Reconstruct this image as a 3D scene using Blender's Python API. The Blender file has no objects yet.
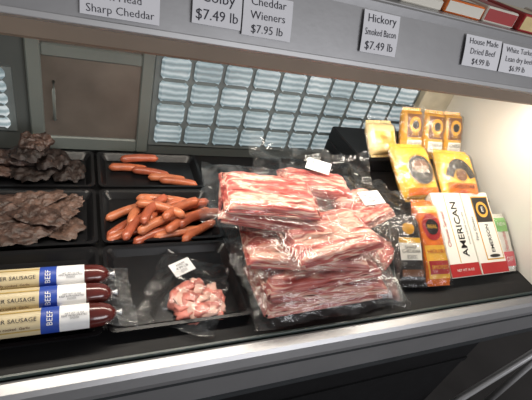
import bpy, math, random
from mathutils import Vector, Matrix, noise
random.seed(7)
S=bpy.context.scene
C=S.collection
D=0.75   # height of the display deck above the floor (m)
S.view_settings.view_transform='Standard'

# ---------------------------------------------------------------- materials
MATS={}
def mat(name,col,rough=.5,metal=0.,var=.12,scale=30.,bump=0.,bscale=None,spec=.5,trans=0,emis=0,coat=0):
    if name in MATS: return MATS[name]
    m=bpy.data.materials.new(name); m.use_nodes=True
    n=m.node_tree.nodes; l=m.node_tree.links
    b=n['Principled BSDF']
    tc=n.new('ShaderNodeTexCoord'); nz=n.new('ShaderNodeTexNoise')
    nz.inputs['Scale'].default_value=scale; nz.inputs['Detail'].default_value=4
    l.new(tc.outputs['Object'],nz.inputs['Vector'])
    r=n.new('ShaderNodeValToRGB')
    r.color_ramp.elements[0].color=tuple(max(0,c*(1-var)) for c in col)+(1,)
    r.color_ramp.elements[1].color=tuple(min(1,c*(1+var)) for c in col)+(1,)
    r.color_ramp.elements[0].position=.3; r.color_ramp.elements[1].position=.7
    l.new(nz.outputs['Fac'],r.inputs['Fac']); l.new(r.outputs['Color'],b.inputs['Base Color'])
    b.inputs['Roughness'].default_value=rough; b.inputs['Metallic'].default_value=metal
    b.inputs['Specular IOR Level'].default_value=spec
    b.inputs['Coat Weight'].default_value=coat
    if emis:
        l.new(r.outputs['Color'],b.inputs['Emission Color']); b.inputs['Emission Strength'].default_value=emis
    if bump:
        bp=n.new('ShaderNodeBump'); bp.inputs['Strength'].default_value=bump; bp.inputs['Distance'].default_value=.003
        n2=n.new('ShaderNodeTexNoise'); n2.inputs['Scale'].default_value=bscale or scale*2; n2.inputs['Detail'].default_value=5
        l.new(tc.outputs['Object'],n2.inputs['Vector']); l.new(n2.outputs['Fac'],bp.inputs['Height']); l.new(bp.outputs['Normal'],b.inputs['Normal'])
    MATS[name]=m; return m

def bacon_mat(name):
    m=bpy.data.materials.new(name); m.use_nodes=True
    n=m.node_tree.nodes; l=m.node_tree.links; b=n['Principled BSDF']
    tc=n.new('ShaderNodeTexCoord'); oi=n.new('ShaderNodeObjectInfo'); ad=n.new('ShaderNodeVectorMath'); ad.operation='ADD'
    sc=n.new('ShaderNodeVectorMath'); sc.operation='SCALE'; sc.inputs[3].default_value=3.0
    cb=n.new('ShaderNodeCombineXYZ'); l.new(oi.outputs['Random'],cb.inputs[0]); l.new(oi.outputs['Random'],cb.inputs[1])
    l.new(cb.outputs[0],sc.inputs[0]); l.new(tc.outputs['Object'],ad.inputs[0]); l.new(sc.outputs[0],ad.inputs[1])
    mp=n.new('ShaderNodeMapping'); mp.inputs['Scale'].default_value=(8,46,150); mp.inputs['Rotation'].default_value=(0,0,.16); l.new(ad.outputs[0],mp.inputs[0])
    nz=n.new('ShaderNodeTexNoise'); nz.inputs['Scale'].default_value=1.; nz.inputs['Detail'].default_value=4; nz.inputs['Distortion'].default_value=1.1
    l.new(mp.outputs[0],nz.inputs['Vector'])
    r=n.new('ShaderNodeValToRGB'); e=r.color_ramp.elements
    e[0].position=.27; e[0].color=(.22,.022,.022,1); e[1].position=.78; e[1].color=(.80,.60,.47,1)
    for p,c in((.40,(.44,.075,.062,1)),(.49,(.58,.16,.125,1)),(.54,(.74,.38,.29,1)),(.575,(.84,.62,.49,1)),(.62,(.62,.22,.17,1)),(.69,(.76,.46,.35,1))):
        x=e.new(p); x.color=c
    l.new(nz.outputs['Fac'],r.inputs['Fac']); l.new(r.outputs['Color'],b.inputs['Base Color'])
    b.inputs['Roughness'].default_value=.4
    bp=n.new('ShaderNodeBump'); bp.inputs['Strength'].default_value=.4; bp.inputs['Distance'].default_value=.002
    l.new(nz.outputs['Fac'],bp.inputs['Height']); l.new(bp.outputs['Normal'],b.inputs['Normal'])
    return m

def clear_mat(name,milky=.06,gloss=.25,rough=.12,bump=.6,bscale=28,tint=(1,1,1),base=.04):
    m=bpy.data.materials.new(name); m.use_nodes=True
    n=m.node_tree.nodes; l=m.node_tree.links; n.remove(n['Principled BSDF']); out=n['Material Output']
    t=n.new('ShaderNodeBsdfTransparent'); t.inputs[0].default_value=(*tint,1)
    d=n.new('ShaderNodeBsdfDiffuse'); d.inputs[0].default_value=(.80,.84,.86,1)
    g=n.new('ShaderNodeBsdfGlossy'); g.inputs['Roughness'].default_value=rough
    tc=n.new('ShaderNodeTexCoord'); nz=n.new('ShaderNodeTexNoise'); nz.inputs['Scale'].default_value=bscale; nz.inputs['Detail'].default_value=4; nz.inputs['Distortion'].default_value=1.2
    l.new(tc.outputs['Object'],nz.inputs['Vector'])
    bp=n.new('ShaderNodeBump'); bp.inputs['Strength'].default_value=bump; bp.inputs['Distance'].default_value=.01
    l.new(nz.outputs['Fac'],bp.inputs['Height']); l.new(bp.outputs['Normal'],g.inputs['Normal'])
    mx=n.new('ShaderNodeMixShader')
    n3=n.new('ShaderNodeTexNoise'); n3.inputs['Scale'].default_value=bscale*.7; n3.inputs['Detail'].default_value=3; n3.inputs['Distortion'].default_value=2.0
    l.new(tc.outputs['Object'],n3.inputs['Vector'])
    mr=n.new('ShaderNodeMapRange'); mr.inputs[1].default_value=.48; mr.inputs[2].default_value=.75; mr.inputs[3].default_value=milky*.4; mr.inputs[4].default_value=milky*4
    l.new(n3.outputs['Fac'],mr.inputs[0]); l.new(mr.outputs[0],mx.inputs[0])
    l.new(t.outputs[0],mx.inputs[1]); l.new(d.outputs[0],mx.inputs[2])
    lw=n.new('ShaderNodeLayerWeight'); lw.inputs[0].default_value=.25; l.new(bp.outputs['Normal'],lw.inputs['Normal'])
    mt=n.new('ShaderNodeMath'); mt.operation='MULTIPLY_ADD'; mt.inputs[1].default_value=gloss; mt.inputs[2].default_value=base
    l.new(lw.outputs['Fresnel'],mt.inputs[0])
    m2=n.new('ShaderNodeMixShader'); l.new(mt.outputs[0],m2.inputs[0]); l.new(mx.outputs[0],m2.inputs[1]); l.new(g.outputs[0],m2.inputs[2])
    l.new(m2.outputs[0],out.inputs['Surface'])
    return m

# ---------------------------------------------------------------- mesh builder
class MB:
    def __init__(s): s.v=[];s.f=[];s.mi=[];s.m=[];s.sm=[]
    def midx(s,m):
        if m not in s.m: s.m.append(m)
        return s.m.index(m)
    def add(s,vs,fs,m,smooth=False):
        o=len(s.v); s.v+= [tuple(v) for v in vs]; k=s.midx(m)
        for f in fs: s.f.append(tuple(i+o for i in f)); s.mi.append(k); s.sm.append(smooth)
    def box(s,x0,x1,y0,y1,z0,z1,m,c=0.):
        if c<=0:
            vs=[(x,y,z) for z in(z0,z1) for y in(y0,y1) for x in(x0,x1)]
            s.add(vs,[(0,2,3,1),(4,5,7,6),(0,1,5,4),(2,6,7,3),(0,4,6,2),(1,3,7,5)],m); return
        def ring(i,z): return [(x0+i+0,y0+i+c,z),(x0+i+c,y0+i,z),(x1-i-c,y0+i,z),(x1-i,y0+i+c,z),(x1-i,y1-i-c,z),(x1-i-c,y1-i,z),(x0+i+c,y1-i,z),(x0+i,y1-i-c,z)]
        vs=ring(c,z0)+ring(0,z0+c)+ring(0,z1-c)+ring(c,z1)
        fs=[tuple(reversed(range(8))),tuple(range(24,32))]
        for r in range(3):
            for i in range(8):
                j=(i+1)%8; fs.append((r*8+i,r*8+j,r*8+8+j,r*8+8+i))
        s.add(vs,fs,m)
    def surf(s,fn,nu,nv,m,smooth=True,flip=False):
        vs=[fn(i/nu,j/nv) for j in range(nv+1) for i in range(nu+1)]
        fs=[]
        for j in range(nv):
            for i in range(nu):
                a=j*(nu+1)+i; q=(a,a+1,a+nu+2,a+nu+1); fs.append(q[::-1] if flip else q)
        s.add(vs,fs,m,smooth)
    def rect(s,x0,y0,x1,y1,H,m,off=.0006,n=8):
        s.surf(lambda u,v:(x0+(x1-x0)*u,y0+(y1-y0)*v,H(x0+(x1-x0)*u,y0+(y1-y0)*v)+off),n,n,m)
    def oval(s,cx,cy,rx,ry,H,m,off=.001,a0=0,a1=2*math.pi,r0=0.):
        def fn(u,v):
            r=r0+(1-r0)*v; a=a0+(a1-a0)*u; x=cx+rx*r*math.cos(a); y=cy+ry*r*math.sin(a); return (x,y,H(x,y)+off)
        s.surf(fn,24,4,m,flip=True)
    def text(s,body,cx,cy,size,H,m,off=.0014,rot=0.,maxw=None,bold=0.):
        cu=bpy.data.curves.new('t','FONT'); cu.body=body; cu.size=size; cu.align_x='CENTER'; cu.align_y='CENTER'
        cu.resolution_u=2; cu.offset=bold; cu.space_line=.85
        ob=bpy.data.objects.new('t',cu); C.objects.link(ob)
        dg=bpy.context.evaluated_depsgraph_get(); me=bpy.data.meshes.new_from_object(ob.evaluated_get(dg))
        vs=[v.co.copy() for v in me.vertices]; fs=[tuple(p.vertices) for p in me.polygons]
        bpy.data.objects.remove(ob); bpy.data.curves.remove(cu)
        if not vs: return
        w=max(v.x for v in vs)-min(v.x for v in vs); k=1.
        if maxw and w>maxw: k=maxw/w
        c,sn=math.cos(rot),math.sin(rot); o=[]
        for v in vs:
            x,y=v.x*k,v.y*(k if k>.6 else .6+.4*k) ; X=cx+x*c-y*sn; Y=cy+x*sn+y*c; o.append((X,Y,H(X,Y)+off))
        s.add(o,fs,m)
    def tube(s,pts,rad,m,n=12,cap=True):
        pts=[Vector(p) for p in pts]; vs=[];N=len(pts)
        for i,p in enumerate(pts):
            t=(pts[min(i+1,N-1)]-pts[max(i-1,0)]).normalized()
            up=Vector((0,0,1)) if abs(t.z)<.9 else Vector((0,1,0))
            a=t.cross(up).normalized(); b=a.cross(t).normalized(); r=rad[i] if hasattr(rad,'__len__') else rad
            for k in range(n):
                an=2*math.pi*k/n; vs.append(p+a*r*math.cos(an)+b*r*math.sin(an))
        fs=[(i*n+k,i*n+(k+1)%n,(i+1)*n+(k+1)%n,(i+1)*n+k) for i in range(N-1) for k in range(n)]
        if cap: fs+= [tuple(reversed(range(n))),tuple(range((N-1)*n,N*n))]
        s.add(vs,fs,m,True)
    def obj(s,name,loc=(0,0,0),rot=(0,0,0),parent=None,**kw):
        me=bpy.data.meshes.new(name); me.from_pydata(s.v,[],s.f)
        for m in s.m: me.materials.append(m)
        for p,k,q in zip(me.polygons,s.mi,s.sm): p.material_index=k; p.use_smooth=q
        me.update(); o=bpy.data.objects.new(name,me); C.objects.link(o)
        o.location=loc; o.rotation_euler=rot
        if parent: o.parent=parent
        for k,v in kw.items(): o[k]=v
        return o
def empty(name,loc=(0,0,0),rot=(0,0,0),**kw):
    o=bpy.data.objects.new(name,None); C.objects.link(o); o.empty_display_size=.05; o.location=loc; o.rotation_euler=rot
    for k,v in kw.items(): o[k]=v
    return o
def L(x,y,z): return (x,y,z+D)
R=math.radians

# palette
steel=mat('brushed_steel',(.40,.40,.41),.40,.7,.06,8,.05,60)
steel_l=mat('satin_aluminium',(.62,.62,.63),.35,.6,.05,8)
steel_d=mat('dark_steel',(.05,.055,.06),.45,.3,.1)
black=mat('black_plastic',(.007,.007,.008),.30,0,.2,20,spec=.35)
blackm=mat('black_matte',(.008,.008,.009),.55,0,.2,20,spec=.25)
white_w=mat('white_enamel_wall',(.84,.82,.76),.4,0,.03,4)
beige=mat('brown_trim',(.26,.20,.15),.5,0,.1,8)
paper=mat('tag_paper',(.82,.82,.86),.7,0,.02,20)
ink=mat('black_ink',(.02,.02,.035),.7,0,.1)
backm=mat('back_panel_grey',(.065,.072,.070),.4,0,.15,5)
doorg=mat('door_pane_brown',(.085,.072,.062),.3,0,.35,7)
frameg=mat('door_frame_grey',(.13,.145,.135),.45,.2,.1,6)

# ---------------------------------------------------------------- the room
b=MB(); b.box(-4,6,-3.6,3,-.05,0,mat('floor_tile_dark',(.03,.027,.027),.5,0,.3,3))
b.obj('floor',kind='structure')
b=MB(); b.box(-4,6,-3.75,-3.6,0,3.3,mat('rear_wall_brown',(.09,.075,.065),.8,0,.15,2))
b.obj('wall_rear',kind='structure')
def reflected_blocks_mat():  # emission pattern imitating glass blocks mirrored in the front glass
    m=bpy.data.materials.new('reflected_block_glow'); m.use_nodes=True
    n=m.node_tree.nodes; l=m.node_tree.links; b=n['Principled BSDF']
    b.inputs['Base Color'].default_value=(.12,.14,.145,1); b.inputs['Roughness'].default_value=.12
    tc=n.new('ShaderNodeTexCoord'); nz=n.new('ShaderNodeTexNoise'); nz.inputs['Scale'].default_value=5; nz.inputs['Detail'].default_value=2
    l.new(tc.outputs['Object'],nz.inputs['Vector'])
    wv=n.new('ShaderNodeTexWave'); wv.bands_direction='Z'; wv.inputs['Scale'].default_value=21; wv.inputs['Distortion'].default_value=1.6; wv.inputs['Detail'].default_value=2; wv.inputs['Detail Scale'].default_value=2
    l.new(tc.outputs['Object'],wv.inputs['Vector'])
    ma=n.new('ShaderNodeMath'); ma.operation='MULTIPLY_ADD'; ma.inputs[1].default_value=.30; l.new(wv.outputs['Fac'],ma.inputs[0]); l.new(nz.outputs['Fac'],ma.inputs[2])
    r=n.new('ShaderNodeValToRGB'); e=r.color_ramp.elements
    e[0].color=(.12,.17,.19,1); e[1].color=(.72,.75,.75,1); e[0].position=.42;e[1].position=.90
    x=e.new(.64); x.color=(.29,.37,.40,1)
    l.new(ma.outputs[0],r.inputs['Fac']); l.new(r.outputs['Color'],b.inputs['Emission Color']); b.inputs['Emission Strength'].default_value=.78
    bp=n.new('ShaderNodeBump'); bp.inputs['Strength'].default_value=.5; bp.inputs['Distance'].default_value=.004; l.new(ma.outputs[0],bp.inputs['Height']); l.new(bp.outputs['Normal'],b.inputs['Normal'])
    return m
glow=reflected_blocks_mat(); refl_mortar=mat('reflected_mortar',(.10,.115,.115),.6)
def block_reflection(name,x0,x1,z0,z1,cw,ch,g=.0045,y=.930):  # raised glowing blocks and joints that stand in for a reflection
    b=MB(); b.box(x0-.008,x1+.008,y-.006,y,z0-.008,z1,refl_mortar)
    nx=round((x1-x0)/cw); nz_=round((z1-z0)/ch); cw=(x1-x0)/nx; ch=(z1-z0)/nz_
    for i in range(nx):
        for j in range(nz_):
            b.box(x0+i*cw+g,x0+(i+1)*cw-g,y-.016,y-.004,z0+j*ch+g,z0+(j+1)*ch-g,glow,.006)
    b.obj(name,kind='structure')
block_reflection('window_reflection_1',.165,.93,D+.040,D+.44,.077,.057)  # front-glass reflection of a block window, built as glowing relief on the back
block_reflection('window_reflection_2',-.30,-.135,D+.06,D+.20,.055,.028,.003)  # second reflection at far left, also added as glowing blocks

# ---------------------------------------------------------------- display case
case=empty('display_case',(0.3,.6,0),label='refrigerated deli display case with slanted glass and steel fascia',category='display case')
XL,XR=-.5,1.12
off=Vector((-.3,-.6,0))
def part(b,name,loc=(0,0,0),rot=(0,0,0),parent=case,**kw):
    l=Vector(loc)+(off if parent is case else Vector((0,0,0)))
    return b.obj(name,l,rot,parent,**kw)
b=MB(); b.box(XL,XR,.345,.95,D-.045,D-.003,blackm,.003); part(b,'deck_panel')
b=MB(); b.box(XL,XR,.93,.96,D,D+.50,backm); b.box(.94,1.056,.905,.93,D,D+.44,mat('corner_beige',(.50,.45,.34),.5),.002); part(b,'back_panel')
def prism(prof,x0,x1,m):
    b=MB(); n=len(prof); vs=[(x0,y,z+D) for y,z in prof]+[(x1,y,z+D) for y,z in prof]
    fs=[tuple(range(n)),tuple(reversed(range(n,2*n)))]+[(i,i+n,(i+1)%n+n,(i+1)%n) for i in range(n)]
    b.add(vs,fs,m); return b
b=prism([(.365,-.003),(.925,-.003),(.925,.44),(.532,.44)],1.055,1.10,white_w)
part(b,'side_panel',label='white enamel end wall')
gl=mat('glass_edge_green',(.03,.045,.042),.3,0,.1,spec=.4)
b=MB(); b.box(XL,1.10,.3535,.3585,D-.002,D+.005,gl,.001); part(b,'glass_edge',label='polished lower glass edge')
prof=[(.352,-.002),(.352,-.040),(.345,-.105),(.322,-.112),(.316,-.104),(.318,-.020),(.324,-.004),(.330,.002),(.346,.002)]
b=prism(prof,XL,1.14,steel); 
b.box(XL,1.14,.312,.318,D-.106,D-.096,steel_d); b.box(XL,1.14,.3155,.3185,D-.034,D-.030,steel_d);part(b,'front_rail')
b=MB(); b.box(XL,XR,.40,.95,.06,D-.045,blackm); b.box(XL,XR,.395,.402,.35,.37,blackm); b.box(XL+.05,XR-.05,.44,.92,0,.06,blackm); part(b,'base_cabinet')
b=MB(); b.box(XL,1.55,0,.094,-.018,0,steel,.002); b.box(XL,1.55,-.004,.004,-.02,.003,steel_l,.001); b.box(XL,1.55,.088,.096,-.02,.002,steel_l,.001)
part(b,'fascia',(0,.520,D+.438),(R(64),0,0))
b=MB(); b.box(XL,1.55,.555,1.05,D+.503,D+.523,steel,.002); part(b,'counter_top')
b=MB(); b.box(XL,1.10,.53,.93,D+.446,D+.458,white_w); part(b,'ceiling_panel')
b=MB(); b.box(XL,1.055,.532,.565,D+.405,D+.445,beige,.004); b.box(XL+.05,1.03,.567,.590,D+.415,D+.440,mat('lamp_tube_white',(1,.95,.85),.5,0,.01,5,emis=1.5),.006); part(b,'lamp_housing')
def door(x0,x1,y):
    d=MB(); z0,z1=D+.012,D+.44; w=.028
    d.box(x0,x0+w,y-.012,y,z0,z1,frameg,.003); d.box(x1-w,x1,y-.012,y,z0,z1,frameg,.003)
    d.box(x0+w,x1-w,y-.012,y,z0,z0+.035,frameg,.003); d.box(x0+w,x1-w,y-.012,y,z1-.04,z1,frameg,.003); d.box(x0+w,x1-w,y-.012,y,D+.235,D+.262,frameg,.003)
    o=part(d,'sliding_door')
    p=MB(); p.box(x0+w,x1-w,y-.006,y-.003,z0+.03,z1-.03,doorg); p.obj('door_pane',parent=o)
    h=MB(); h.tube([(x0+.05,y-.006,D+.09),(x0+.05,y-.03,D+.10),(x0+.05,y-.03,D+.17),(x0+.05,y-.006,D+.18)],.003,frameg,8); h.obj('handle',parent=o)
door(-.10,.155,.928)

b=MB(); b.box(.66,1.045,.60,.90,0,.100,blackm,.003); b.box(.66,1.045,.728,.90,.100,.140,blackm,.003)
b.obj('display_riser',L(0,0,-.003),label='black stepped riser holding packaged cheese',category='display riser')

# ---------------------------------------------------------------- trays
def tray(x0,x1,y0,y1,lab):
    cx,cy=(x0+x1)/2,(y0+y1)/2; hx,hy=(x1-x0)/2-.002,(y1-y0)/2-.002
    b=MB(); 
    def ring(ix,z,r=.012):
        X,Y=hx-ix,hy-ix; o=[]
        for sx,sy,a0 in((1,1,0),(-1,1,90),(-1,-1,180),(1,-1,270)):
            for k in range(5):
                a=R(a0+k*22.5); o.append((sx*(X-r)+r*math.cos(a),sy*(Y-r)+r*math.sin(a),z))
        return o
    rs=[ring(.010,0),ring(.004,.014),ring(0,.016),ring(0,.019),ring(.006,.019),ring(.009,.016),ring(.018,.005,.01)]
    vs=sum(rs,[]); n=20; fs=[tuple(reversed(range(n))),tuple(range(6*n,7*n))]
    for r in range(6):
        for i in range(n): j=(i+1)%n; fs.append((r*n+i,r*n+j,r*n+n+j,r*n+n+i))
    b.add(vs,fs,black); b.obj('food_tray',L(cx,cy,-.003),label=lab,category='tray',group='black trays in the case')
tray(-.225,.031,.392,.586,'shallow black plastic tray holding labelled sausage chubs')
tray(-.225,.031,.590,.761,'shallow black plastic tray with flat dried meat slices')
tray(-.225,.031,.765,.910,'shallow black plastic tray with dark jerky pile')
tray(.034,.280,.392,.586,'shallow black plastic tray with vacuum-packed diced meat')
tray(.034,.280,.590,.761,'shallow black plastic tray full of thin sausages')
tray(.034,.280,.765,.910,'shallow black plastic tray with a few sausages')

# ---------------------------------------------------------------- thin sausages
saus=[mat('sausage_skin_a',(.46,.125,.055),.33,0,.3,40,coat=.3),mat('sausage_skin_b',(.36,.085,.040),.33,0,.3,40,coat=.3),mat('sausage_skin_c',(.52,.165,.075),.33,0,.25,40,coat=.3)]
def sausage(x,y,z,ang,ln=.105,bend=.5,mi=0,tilt=0,grp='pile of thin sausages'):
    b=MB(); N=14; pts=[];rad=[]; r=.0095
    Rc=ln/bend
    for i in range(N+1):
        t=i/N-.5; a=t*bend; pts.append((Rc*math.sin(a),Rc*(math.cos(a)-1)+Rc*(1-math.cos(bend/2))/2,0))
        e=min(i,N-i)/N*ln; rad.append(r*(1 if e>r*1.2 else max(.22,math.sqrt(max(0,1-(1-e/(r*1.2))**2)))))
    b.tube(pts,rad,saus[mi],12)
    b.obj('sausage',L(x,y,z),(0,tilt,ang),label='thin curved reddish-brown sausage in a black tray',category='sausage',group=grp)
z0=.003+.0095
base=[(.090,.618,20),(.140,.613,28),(.186,.614,15),(.228,.618,35),(.090,.646,38),(.140,.644,22),(.190,.648,30),(.232,.658,10),(.090,.686,30),(.140,.686,45),(.190,.691,20),(.226,.696,-20)]
for i,(x,y,a) in enumerate(base): sausage(x,y,z0,R(a+random.uniform(-6,6)),random.uniform(.10,.118),random.uniform(.3,1.1),i%3)
for i,(x,y,a) in enumerate([(.105,.628,50),(.145,.626,25),(.198,.631,32),(.230,.641,22),(.110,.668,60),(.160,.668,38),(.212,.674,25),(.165,.700,-10)]):
    sausage(x,y,z0+.018,R(a),random.uniform(.10,.118),random.uniform(.4,1.2),(i+1)%3)
for i,(x,y,a) in enumerate([(.150,.651,-25),(.190,.651,35),(.135,.651,55)]):
    sausage(x,y,z0+.036,R(a),.105,.8,(i+2)%3)
for i,(x,y,a,k) in enumerate([(.105,.845,-5,0),(.155,.828,-15,0),(.19,.805,-8,0),(.215,.790,-12,0),(.13,.86,5,1)]):
    sausage(x,y,z0+k*.018,R(a),.09,.5,i%3,grp='few sausages in the rear tray')

# ---------------------------------------------------------------- dried meat
jm=[mat('dried_beef_a',(.052,.029,.022),.48,0,.7,60,1.,110,spec=.45),mat('dried_beef_b',(.090,.053,.040),.48,0,.6,55,1.,100,spec=.45),mat('dried_beef_dark',(.020,.013,.011),.55,0,.6,60,1.,90,spec=.35)]
def jerky(x,y,z,rx,ry,rot,th,m,amp,lab,grp):
    b=MB(); sd=random.uniform(0,50); nA,nR=56,14; 
    def P(a,r,s):
        q=1+.30*noise.noise(Vector((math.cos(a)*1.7+sd,math.sin(a)*1.7,0)))+.16*noise.noise(Vector((math.cos(a)*6+sd,math.sin(a)*6,2)))
        X=rx*r*q*math.cos(a);Y=ry*r*q*math.sin(a)
        zz=amp*noise.noise(Vector((X*28+sd,Y*28,1)))+amp*.6*noise.noise(Vector((X*80+sd,Y*80,3)))+amp*.3*noise.noise(Vector((X*190+sd,Y*190,3)))
        return (X,Y,zz+s*th/2*math.sqrt(max(0,1-r**4)))
    b.surf(lambda u,v:P(u*2*math.pi,v,1),nA,nR,m,flip=True); b.surf(lambda u,v:P(u*2*math.pi,v,-1),nA,nR,m)
    b.obj('jerky_slice',L(x,y,z),(random.uniform(-.1,.1),random.uniform(-.1,.1),rot),label=lab,category='dried meat',group=grp)
for i,(x,y,z,rx,ry,rot) in enumerate([(-.17,.66,.012,.055,.045,.3),(-.105,.665,.016,.06,.04,.5),(-.04,.650,.013,.050,.035,-.3),(-.13,.70,.020,.055,.03,.2),(-.055,.705,.018,.060,.030,-.2),(-.095,.625,.020,.055,.028,.4),(-.035,.675,.023,.050,.024,.9),(-.15,.63,.022,.05,.028,-.2),(-.08,.712,.026,.055,.020,.1),(-.075,.660,.027,.050,.025,-.4),(-.02,.705,.022,.03,.022,.5)]):
    jerky(x,y,z,rx,ry,rot,.005,jm[(i+1)%2],.007,'wrinkled brown slice of dried meat in a black tray','dried meat slices')
for i,(x,y,z,rx,ry,rot) in enumerate([(-.16,.83,.02,.05,.045,.3),(-.09,.83,.02,.05,.045,1.),(-.03,.825,.016,.04,.04,-.3),(-.12,.84,.042,.045,.035,.2),(-.065,.835,.038,.042,.035,-.2),(-.095,.83,.060,.04,.03,.8),(-.085,.84,.078,.032,.025,.3)]):
    jerky(x,y,z,rx,ry,rot,.016,jm[2] if i%3 else jm[0],.012,'dark rough chunk of jerky heaped in a black tray','dark jerky pile')

# ---------------------------------------------------------------- labelled sausage chubs
maroon=mat('dark_casing',(.075,.012,.010),.22,0,.2,30,coat=.5); cream=mat('cream_label',(.56,.47,.29),.45,0,.04); whitel=mat('white_label',(.78,.78,.78),.5,0,.02); blue=mat('blue_label',(.02,.06,.34),.45,0,.05)
wrap=clear_mat('clear_wrap',.05,.5,.1,.8,45)
def chub(y,z,dx,roll):
    r=.0185; e=empty('summer_sausage',L(-.08+dx,y,z),(roll,0,0),label='summer sausage chub in dark casing with cream, blue and white label',category='sausage',group='labelled sausage chubs')
    b=MB(); xs=[-.122,-.118,-.110,-.10,.0,.09,.105,.115,.121,.125]; rr=[.005,.011,.016,r,r,r,.0175,.0145,.009,.004]
    b.tube([(x,0,0) for x in xs],rr,maroon,24); b.tube([(.124,0,0),(.128,0,0),(.133,0,0)],[.004,.003,.0055],steel_l,8); b.obj('casing',parent=e)
    lb=MB()
    def band(x0,x1,m,ro,a0=-20,a1=200): lb.surf(lambda u,v:(x0+(x1-x0)*u,-ro*math.cos(R(a0+(a1-a0)*v)),ro*math.sin(R(a0+(a1-a0)*v))),2,24,m)
    band(-.10,.022,cream,r+.0006); band(.022,.046,blue,r+.0007); band(.046,.086,whitel,r+.0006)
    def ctext(s,cx,size,m,a_mid=60,rot=0,mw=None):
        t=MB(); t.text(s,0,0,size,lambda x,y:0,m,0,rot,mw)
        ro=r+.0015
        vs=[(cx+x,-ro*math.cos(R(a_mid)+y/ro),ro*math.sin(R(a_mid)+y/ro)) for x,y,_ in t.v]
        lb.add(vs,t.f,m)
    ctext('SUMMER SAUSAGE',-.018,.0085,ink,62,0,.07); ctext('Fully cooked  Garlic',-.013,.0055,maroon,30,0,.06); ctext('BEEF',.034,.011,whitel,60,math.pi/2); ctext('NET WT 12 OZ\nKEEP REFRIGERATED\n|||||||||||||',.066,.0050,ink,60,0,.034)
    g=mat('gold_line',(.45,.30,.08),.4); band(-.10,.022,g,r+.0012,12,17); band(-.10,.022,g,r+.0012,100,106)
    lb.obj('paper_label',parent=e)
    w=MB(); sd=random.uniform(0,9)
    w.surf(lambda u,v:(.108+.048*u,(v-.5)*.038*(1+.1*u),.012*(1-u)*(1-(2*v-1)**2)-.002-.010*u+.006*noise.noise(Vector((u*3+sd,v*4,0)))),10,10,wrap); w.obj('clear_wrap',parent=e)
for y,dx,rl in((.4965,-.002,0),(.4565,.0,.12),(.4165,.004,-.05)): chub(y,.017+.0187,dx,rl)

# ---------------------------------------------------------------- vacuum bags
bagm=clear_mat('vacuum_bag_film',.020,.50,.11,.8,20,base=.035)
bac=bacon_mat('bacon_streaks')
def film(b,W,Hh,mx,my,mw,mh,h,m,ruf=.008,sd=0,lift=None,nu=44,nv=36):
    def fn(u,v):
        x=(u-.5)*W;y=(v-.5)*Hh
        wob=.010*noise.noise(Vector((u*4+sd,v*4,9)))
        dx=max(0,abs(x-mx)-mw/2);dy=max(0,abs(y-my)-mh/2); d=math.hypot(dx,dy)
        k=max(0,1-d/.028); k=k*k*(3-2*k)
        z=.003+(h-.001)*k+(1-k)*(ruf*(1+noise.noise(Vector((x*22+sd,y*22,0))))*.8+ruf*.35*noise.noise(Vector((x*60+sd,y*60,2))))+.0014*(noise.noise(Vector((x*60+sd,y*60,5))))
        if lift: z+=lift(x,y)
        return (x+wob,y+wob,z)
    b.surf(fn,nu,nv,m)
def label_part(e,x,y,z,rot,w=.045,h=.032,tilt=0,lines='BACON\n7.49 LB\n|||||||||'):
    b=MB(); H=lambda x,y:.0015*math.sin(x*60); b.rect(-w/2,-h/2,w/2,h/2,H,whitel,0,6); b.text(lines,0,0,h*.27,H,ink,.0006,0,w*.85)
    b.obj('price_label',(x,y,z),(tilt,0,rot),e,label='small white printed price label')
def bacon(x,y,z,rot,mw=.26,mh=.13,h=.026,W=.33,Hh=.18,mx=0,my=0,ruf=.006,lift=None,tilt=(0,0),lab=None):
    e=empty('bacon_pack',L(x,y,z-.003),(tilt[0],tilt[1],rot),label='clear vacuum pack of streaky sliced bacon stacked in a pile',category='bacon',group='stacked bacon packs')
    sd=random.uniform(0,90); b=MB(); ns=5
    def ed(X,Y): return max(0,1-((2*abs(X))**8))**.5*max(0,1-((2*abs(Y))**8))**.5
    def top(u,v):
        X=(u-.5);Y=(v-.5)
        f=(v*ns)%1.; saw=.004*(1-f) if 0<v<1 else 0
        wv=.006*noise.noise(Vector((X*7+sd,int(v*ns)*1.3,0)))
        en=.010*noise.noise(Vector((int(v*ns)*2.1+sd,0,4)))*(2*X)
        return (mx+X*mw+en,my+Y*mh+wv,.001+(h-.006+saw)*(.35+.65*ed(X,Y))+.0025*noise.noise(Vector((X*12+sd,Y*8,0))))
    b.surf(top,40,54,bac)
    def side(P0,P1,nrm):
        def fn(u,v):
            p=Vector(P0).lerp(Vector(P1),u); bulge=.005*math.sin(v*math.pi)+.0015*math.sin(v*22+noise.noise(Vector((u*6+sd,0,0)))*4)
            return (p.x+nrm[0]*bulge,p.y+nrm[1]*bulge,.0005+v*(h-.006)*.45+v*.0005)
        b.surf(fn,30,10,bac)
    x0,x1,y0,y1=mx-mw/2,mx+mw/2,my-mh/2,my+mh/2
    side((x0,y0,0),(x1,y0,0),(0,-1)); side((x1,y0,0),(x1,y1,0),(1,0)); side((x1,y1,0),(x0,y1,0),(0,1)); side((x0,y1,0),(x0,y0,0),(-1,0))
    b.obj('bacon_slices',parent=e)
    f=MB(); film(f,W,Hh,mx,my,mw,mh,h+.001,bagm,ruf,sd,lift); f.obj('plastic_bag',parent=e)
    if lab: label_part(e,*lab)
# lower stack
bacon(.442,.460,.000,R(2),mw=.27,mh=.12,W=.34); bacon(.447,.462,.027,R(-3),mw=.26,mh=.12,W=.33); bacon(.425,.470,.054,R(5),mw=.26,mh=.12,W=.33,ruf=.008)
bacon(.400,.490,.081,R(-8),mw=.24,mh=.12,W=.31,ruf=.008) 
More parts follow.
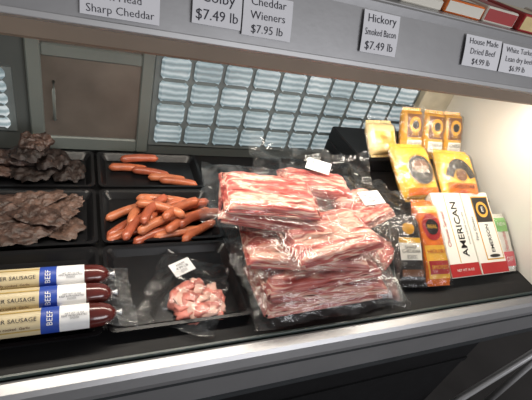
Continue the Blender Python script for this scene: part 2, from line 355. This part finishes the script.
# rear stack
for k in range(4): bacon(.50+.01*math.sin(k*2),.640+.004*math.cos(k*3),.027*k,R((-4,3,-3,5)[k]),mw=.22,mh=.10,W=.29,Hh=.15)
# upper packs
bacon(.465,.490,.109,R(10),mw=.20,mh=.115,W=.32,Hh=.17,mx=-.020,ruf=.011)
bacon(.345,.560,.118,R(-16),mw=.20,mh=.12,W=.28,Hh=.17,ruf=.010)
bacon(.335,.565,.146,R(-9),mw=.180,mh=.112,W=.26,Hh=.165,ruf=.010)
bacon(.585,.575,.100,R(22),mw=.12,mh=.10,W=.23,Hh=.20,ruf=.015,lab=(.020,.000,.030,R(-18),.060,.040,.15),lift=lambda x,y:.2*max(0,x-.06))
bacon(.600,.500,.040,R(35),mw=.09,mh=.08,W=.17,Hh=.15,ruf=.012)
bacon(.490,.655,.110,R(-12),mw=.16,mh=.08,h=.03,W=.30,Hh=.18,my=-.01,ruf=.018,lab=(.005,.020,.042,R(-22),.056,.036,.3),lift=lambda x,y:.45*max(0,y-.02)*(1+.6*noise.noise(Vector((x*25,0,0)))))
# diced meat pack
e=empty('diced_meat_pack',L(.172,.466,.0),(0,0,R(-28)),label='small clear vacuum pack of pink diced meat with white label',category='packaged meat')
dm=mat('cured_pink_meat',(.56,.17,.13),.38,0,.5,50,.3,50); dm2=mat('cured_fat_pink',(.74,.44,.35),.4,0,.3,60)
b=MB()
for i in range(30):
    a=i*2.4;r=.042*math.sqrt((i+.5)/30); cx,cy=.026+r*math.cos(a)*1.0,-.018+r*math.sin(a)*.85; cz=.016-.18*r+random.random()*.006; s=random.uniform(.013,.019)
    rx,ry=s,s*random.uniform(.5,.8); ro=random.uniform(0,3); sd=random.uniform(0,99)
    def fn(u,v,rx=rx,ry=ry,cx=cx,cy=cy,cz=cz,ro=ro,sd=sd):
        th=u*2*math.pi;ph=(v-.5)*math.pi; q=1+.5*noise.noise(Vector((math.cos(th)*1.8+sd,math.sin(th)*1.8,ph)))
        X=rx*q*math.copysign(abs(math.cos(th))**.7,math.cos(th))*math.cos(ph)**.6;Y=ry*q*math.copysign(abs(math.sin(th))**.7,math.sin(th))*math.cos(ph)**.6
        return (cx+X*math.cos(ro)-Y*math.sin(ro),cy+X*math.sin(ro)+Y*math.cos(ro),cz+.0045*math.copysign(abs(math.sin(ph))**.6,math.sin(ph))+.2*X)
    b.surf(fn,16,8,dm if i%3 else dm2)
b.obj('diced_meat',parent=e,kind='stuff')
b=MB(); film(b,.135,.165,.024,-.016,.085,.070,.030,bagm,.007,3.3); b.obj('plastic_bag',parent=e)
label_part(e,-.022,.040,.022,R(50),.042,.030,.1,'HAM\n4.99 LB\n||||||')

# ---------------------------------------------------------------- cheese packs / cartons
filmy=clear_mat('cheese_wrap_film',.006,.5,.08,.9,30,base=.035)
def soft(name,w,l,t,m,decor,loc,ang,rz=0,lab='',cat='cheese',grp=None,m2=None,clear=True):
    b=MB(); sd=random.uniform(0,50)
    def e(a): return max(0,1-abs(2*a-1)**6)**.5
    def H(x,y): 
        u=min(1,max(0,x/w));v=min(1,max(0,y/l)); return t/2+t/2*e(u)*e(v)+.0022*noise.noise(Vector((x*40+sd,y*40,0)))*e(u)*e(v)
    b.surf(lambda u,v:(w*u,l*v,H(w*u,l*v)),24,28,m); b.surf(lambda u,v:(w*u,l*v,t-H(w*u,l*v)),24,28,m,flip=True)
    for y0,y1 in((-.006,.004),(l-.004,l+.008)):
        b.surf(lambda u,v:(w*(.03+.94*u),y0+(y1-y0)*v,t/2+.0012*math.sin(u*50)),40,2,m2 or m)
    decor(b,H,w,l)
    kw=dict(label=lab,category=cat)
    if grp: kw['group']=grp
    o=b.obj(name,L(*loc),(R(ang),0,R(rz)),**kw)
    if clear:
        c=MB(); g=.008
        def cf(u,v):
            x=-g+(w+2*g)*u;y=-g+(l+3*g)*v; z=H(x,y)+.0050 if (0<=x<=w and 0<=y<=l) else t/2+.002
            return (x+.004*noise.noise(Vector((u*5+sd,v*5,3))),y+.005*noise.noise(Vector((u*5+sd,v*5,7))),z+.0022*noise.noise(Vector((x*60+sd,y*60,1))))
        c.surf(cf,24,28,filmy); c.obj('clear_wrap',parent=o)
    return o
def carton(name,w,l,t,m,decor,loc,ang,lab,cat='carton',grp=None):
    b=MB(); b.box(0,w,0,l,0,t,m,.0015); H=lambda x,y:t
    decor(b,H,w,l)
    kw=dict(label=lab,category=cat)
    if grp: kw['group']=grp
    o=b.obj(name,L(*loc),(R(ang),0,0),**kw)
    f=MB(); f.box(.002,w-.002,l,l+.0012,.002,t-.002,m,.0003); f.box(w*.3,w*.7,l+.0012,l+.0018,.006,t-.006,gold); f.obj('carton_flap',parent=o)
    return o
gold=mat('golden_film',(.62,.31,.04),.25,0,.3,22,.6,50,coat=.3); yellow=mat('yellow_film',(.76,.42,.045),.25,0,.22,22,.6,50,coat=.3); pale=mat('pale_cheese_film',(.74,.58,.28),.3,0,.12,25,.3,coat=.4)
orange=mat('orange_film',(.74,.17,.02),.25,0,.2,25,.4,50,coat=.3); red=mat('deep_red_print',(.38,.02,.02),.4,0,.05); dk=mat('black_print',(.018,.014,.012),.35,0,.1); cartw=mat('cream_card',(.76,.73,.64),.5,0,.02,10); brown=mat('brown_print',(.16,.06,.02),.4); green=mat('green_print',(.22,.48,.14),.4,0,.05); pink=mat('pink_red_print',(.68,.10,.12),.4,0,.05)
def dec_gold(b,H,w,l):
    b.rect(w*.12,l*.40,w*.88,l*.92,H,brown,.0010); b.oval(w*.5,l*.68,w*.3,l*.18,H,gold,.0018); b.oval(w*.5,l*.68,w*.18,l*.10,H,dk,.0026); b.rect(w*.14,l*.10,w*.86,l*.34,H,cartw,.0012); b.text('CHEESE',w*.5,l*.26,l*.11,H,dk,.0020,0,w*.62); b.text('NET WT 8 OZ',w*.5,l*.16,l*.05,H,dk,.0020,0,w*.6); b.text('AGED',w*.5,l*.47,l*.08,H,yellow,.002,0,w*.6)
def dec_yellow(b,H,w,l):
    b.oval(w*.55,l*.50,w*.36,l*.28,H,dk,.0014); b.oval(w*.55,l*.56,w*.24,l*.12,H,brown,.0022); b.oval(w*.55,l*.50,w*.39,l*.31,H,gold,.0016,r0=.9); b.text('SMOKED\nCHEDDAR',w*.55,l*.5,l*.11,H,cartw,.003,0,w*.44); b.rect(w*.08,l*.04,w*.92,l*.16,H,orange,.0012)
def dec_arc(b,H,w,l):
    b.oval(w*.5,l*.32,w*.42,l*.5,H,dk,.0014,R(15),R(165),.55); b.rect(w*.1,l*.08,w*.9,l*.3,H,orange,.0012); b.text('CHEDDAR',w*.5,l*.22,l*.12,H,dk,.0024,0,w*.7); b.text('MILD',w*.5,l*.12,l*.07,H,red,.0024,0,w*.7); b.oval(w*.5,l*.46,w*.16,l*.12,H,brown,.002)
def dec_black(b,H,w,l):
    b.rect(w*.12,l*.34,w*.88,l*.66,H,cartw,.0012); b.rect(w*.12,l*.60,w*.88,l*.68,H,yellow,.0018); b.text('SHARP\nCHEDDAR',w*.5,l*.50,l*.09,H,dk,.0024,0,w*.66); b.text('||||||||||',w*.5,l*.39,l*.07,H,dk,.0024,0,w*.66); b.oval(w*.5,l*.82,w*.22,l*.09,H,gold,.0014); b.rect(w*.12,l*.1,w*.88,l*.2,H,brown,.0012)
def dec_orange(b,H,w,l):
    b.rect(w*.06,l*.05,w*.94,l*.45,H,yellow,.0012); b.oval(w*.5,l*.68,w*.38,l*.17,H,red,.0014); b.oval(w*.5,l*.68,w*.26,l*.10,H,dk,.0022); b.text('HICKORY',w*.5,l*.37,l*.09,H,red,.0024,0,w*.78); b.rect(w*.1,l*.10,w*.9,l*.26,H,red,.0018); b.text('SMOKED',w*.5,l*.18,l*.08,H,yellow,.0026,0,w*.7); b.text('REAL',w*.5,l*.68,l*.07,H,yellow,.003,0,w*.4); b.rect(w*.08,l*.86,w*.92,l*.95,H,yellow,.0012)
def dec_cart(b,H,w,l):
    b.rect(w*.0+.001,.001,w-.001,l*.15,H,red,.0004,2); b.text('AMERICAN',w*.66,l*.56,l*.15,H,dk,.0009,math.pi/2,l*.66,.0003); b.rect(w*.40,l*.16,w*.42,l*.98,H,gold,.0004,1)
    b.text('Cheese Spread',w*.20,l*.56,l*.07,H,red,.0009,math.pi/2,l*.6); b.text('NET WT 16 OZ',w*.5,l*.075,l*.04,H,cartw,.0009,0,w*.7); b.text('creamy and mild since 1926',w*.88,l*.56,l*.035,H,dk,.0009,math.pi/2,l*.6)
def dec_cart2(b,H,w,l):
    b.rect(.001,.001,w-.001,l*.13,H,red,.0004,2); b.rect(w*.30,l*.16,w*.95,l*.95,H,gold,.0004,2); b.rect(w*.33,l*.175,w*.92,l*.935,H,cartw,.0007,2); b.rect(w*.33,l*.62,w*.92,l*.935,H,dk,.0009,2); b.oval(w*.62,l*.78,w*.22,l*.10,H,gold,.0012); b.oval(w*.62,l*.78,w*.15,l*.065,H,dk,.0016); b.text('E',w*.62,l*.78,l*.09,H,cartw,.002)
    b.text('EMERSON',w*.62,l*.42,l*.10,H,dk,.0012,math.pi/2,l*.34,.0003); b.text('Fine Cheese',w*.16,l*.55,l*.06,H,dk,.0009,math.pi/2,l*.6)
    b.oval(w*.62,l*.205,w*.2,l*.02,H,dk,.001)
def dec_pink(b,H,w,l):
    b.rect(w*.05,l*.70,w*.95,l*.97,H,green,.0012); b.rect(w*.05,l*.05,w*.95,l*.32,H,pink,.0012); b.text('Horseradish',w*.5,l*.52,l*.17,H,pink,.0016,math.pi/2,l*.36); b.text('NEW',w*.5,l*.84,l*.1,H,cartw,.0022,0,w*.6); b.text('DIP',w*.5,l*.18,l*.12,H,cartw,.0022,0,w*.6)
for i,(x,rz) in enumerate([(.788,3),(.863,-2),(.938,2)]):
    soft('cheese_pack',.071,.120,.032,gold,dec_gold,(x,.755,.138),58,rz,'gold cheese packet with brown emblem standing on the riser','cheese','gold cheese packets')
soft('cheese_pack',.095,.085,.03,pale,lambda b,H,w,l:(b.rect(w*.15,l*.3,w*.85,l*.7,H,yellow,.0012),b.text('SWISS',w*.5,l*.5,l*.16,H,brown,.002,0,w*.6)),(.680,.740,.138),44,6,'pale yellow wrapped cheese block beside the gold packets')
soft('cheese_pack',.122,.140,.036,yellow,dec_yellow,(.712,.600,.098),33,4,'yellow cheese bag with black oval emblem','cheese','yellow cheese bags')
soft('cheese_pack',.122,.132,.036,yellow,dec_arc,(.845,.602,.098),33,-4,'yellow cheese bag with dark arched print','cheese','yellow cheese bags')
soft('cheese_pack',.076,.150,.028,dk,dec_black,(.632,.432,-.001),36,-6,'black cheese packet with white and gold label leaning back')
soft('cheese_pack',.070,.190,.028,orange,dec_orange,(.711,.422,-.001),34,-3,'orange and yellow smoked cheese packet with red print leaning back')
carton('cheese_carton',.100,.210,.026,cartw,dec_cart,(.785,.428,-.002),33,'cream carton with black vertical lettering and red base','carton','cream cheese cartons')
carton('cheese_carton',.096,.210,.026,cartw,dec_cart2,(.889,.428,-.002),33,'cream carton with gold border, black emblem and lettering','carton','cream cheese cartons')
soft('snack_packet',.052,.140,.016,cartw,dec_pink,(.990,.436,-.001),36,0,'narrow white packet with green top and pink-red print','packet')
e=empty('dried_meat_pack',L(.612,.44,-.002),(0,0,R(70)),label='small clear pack of dark red dried meat',category='packaged meat')
rdm=mat('dark_red_meat',(.16,.035,.025),.4,0,.5,50,.5)
b=MB(); 
for k in range(3): b.surf(lambda u,v,k=k:((u-.5)*.10,(v-.5)*.045+k*.002,.003+k*.006+.004*(1-(2*v-1)**2)+.002*noise.noise(Vector((u*6,v*6,k)))),16,8,rdm)
b.obj('meat_slices',parent=e); b=MB(); film(b,.14,.08,0,0,.10,.045,.022,bagm,.004,8); b.obj('plastic_bag',parent=e)

# ---------------------------------------------------------------- packets on the counter
def top_pack(x,y,w,l,h,rz,mm,ms,lab):
    b=MB(); b.box(0,w,0,l,0,h,mm,.002); H=lambda x_,y_:0
    if ms:
        t=MB(); t.rect(w*.04,h*.12,w*.96,h*.88,H,ms,0,2)
        b.add([(vx,-.0006-vz,vy) for vx,vy,vz in t.v],t.f,ms)
        b.rect(w*.1,l*.1,w*.9,l*.9,lambda x_,y_:h,ms,.0006,2)
    b.obj('snack_box',L(x,y,.5232),(0,0,R(rz)),label=lab,category='box',group='boxes on the counter')
top_pack(.475,.60,.085,.10,.016,-3,cartw,None,'flat white box lying on the steel counter')
top_pack(.570,.60,.085,.10,.022,-4,orange,cartw,'orange and white snack box on the steel counter')
top_pack(.665,.60,.075,.10,.026,-6,cartw,red,'red and white snack box on the steel counter')
top_pack(.750,.59,.10,.11,.030,-5,red,pale,'red box with pale panel on the steel counter')
top_pack(.862,.59,.10,.11,.034,-5,cartw,orange,'cream and orange box on the steel counter')

# ---------------------------------------------------------------- price tags on the fascia
def tag(x0,x1,s0,s1,lines,lab,rz=0):
    w,h=x1-x0,s1-s0; H=lambda x,y:.0012*math.sin(y/h*3.)*1.
    b=MB(); b.surf(lambda u,v:(w*u,h*v,H(w*u,h*v)),6,8,paper)
    n=len(lines); 
    for i,t in enumerate(lines): b.text(t,w*.5,h*(1-(i+.55)/(n+.1)),h*.84/n,H,ink,.0007,R(1.5),w*.86,-.0001)
    y,z=.520+.438*s0-.899*.004,.438+.899*s0+.438*.004
    b.obj('price_tag',L(x0,y,z),(R(64),R(rz),0),label=lab,category='price tag',group='handwritten price tags')
tag(.001,.088,.008,.052,['Muenster','Ox Head','Sharp Cheddar'],'handwritten white price tag for sharp cheddar on steel fascia')
tag(.127,.191,.018,.062,['Colby','$7.49 lb'],'handwritten white price tag reading $7.49 lb')
tag(.193,.264,.014,.066,['Cheddar','Wieners','$7.95 lb'],'handwritten white price tag for cheddar wieners')
tag(.381,.448,.018,.077,['Hickory','Smoked Bacon','$7.49 lb'],'handwritten white price tag for hickory smoked bacon')
tag(.592,.680,.024,.074,['House Made','Dried Beef','$4.99 lb'],'handwritten white price tag for house made dried beef')
tag(.684,.780,.024,.072,['White Turkey','Lean dry beef','$6.99 lb'],'handwritten white price tag for lean dry beef')

b=MB(); b.tube([(1.10,.34,.10),(1.17,.34,.20),(1.34,.34,.43),(1.40,.34,.50)],.012,steel_l,12); b.tube([(1.10,.34,.112),(1.10,.34,.0)],.012,steel_l,12); b.tube([(1.40,.34,.50),(1.40,.34,.0)],.012,steel_l,12)
b.obj('metal_stand',label='bent light grey tubular metal stand on the floor',category='stand')

# ---------------------------------------------------------------- lights
def area(name,loc,rot,sx,sy,e,col):
    l=bpy.data.lights.new(name,'AREA'); l.shape='RECTANGLE'; l.size=sx; l.size_y=sy; l.energy=e; l.color=col
    o=bpy.data.objects.new(name,l); C.objects.link(o); o.location=loc; o.rotation_euler=rot; return o
area('case_light',L(.40,.60,.40),(R(-6),0,0),1.25,.04,5.6,(1,.92,.80))
area('window_light',(2.0,-3.2,2.1),(R(80),0,R(10)),3.0,1.4,95,(.97,.97,1))
w=bpy.data.worlds.new('w'); S.world=w; w.use_nodes=True
w.node_tree.nodes['Background'].inputs[0].default_value=(.74,.71,.68,1); w.node_tree.nodes['Background'].inputs[1].default_value=.28

# ---------------------------------------------------------------- camera
f=409.
X=Vector((903,10,-f)).normalized(); Y=Vector((-189,365,-f)); Y=(Y-X*Y.dot(X)).normalized(); Z=X.cross(Y)
M=Matrix(((X.x,X.y,X.z),(Y.x,Y.y,Y.z),(Z.x,Z.y,Z.z)))
cam=bpy.data.cameras.new('camera'); cam.sensor_width=36; cam.lens=f/532*36; cam.clip_start=.01
co=bpy.data.objects.new('camera',cam); C.objects.link(co)
co.matrix_world=Matrix.Translation((0,0,D+.6))@M.to_4x4()
S.camera=co
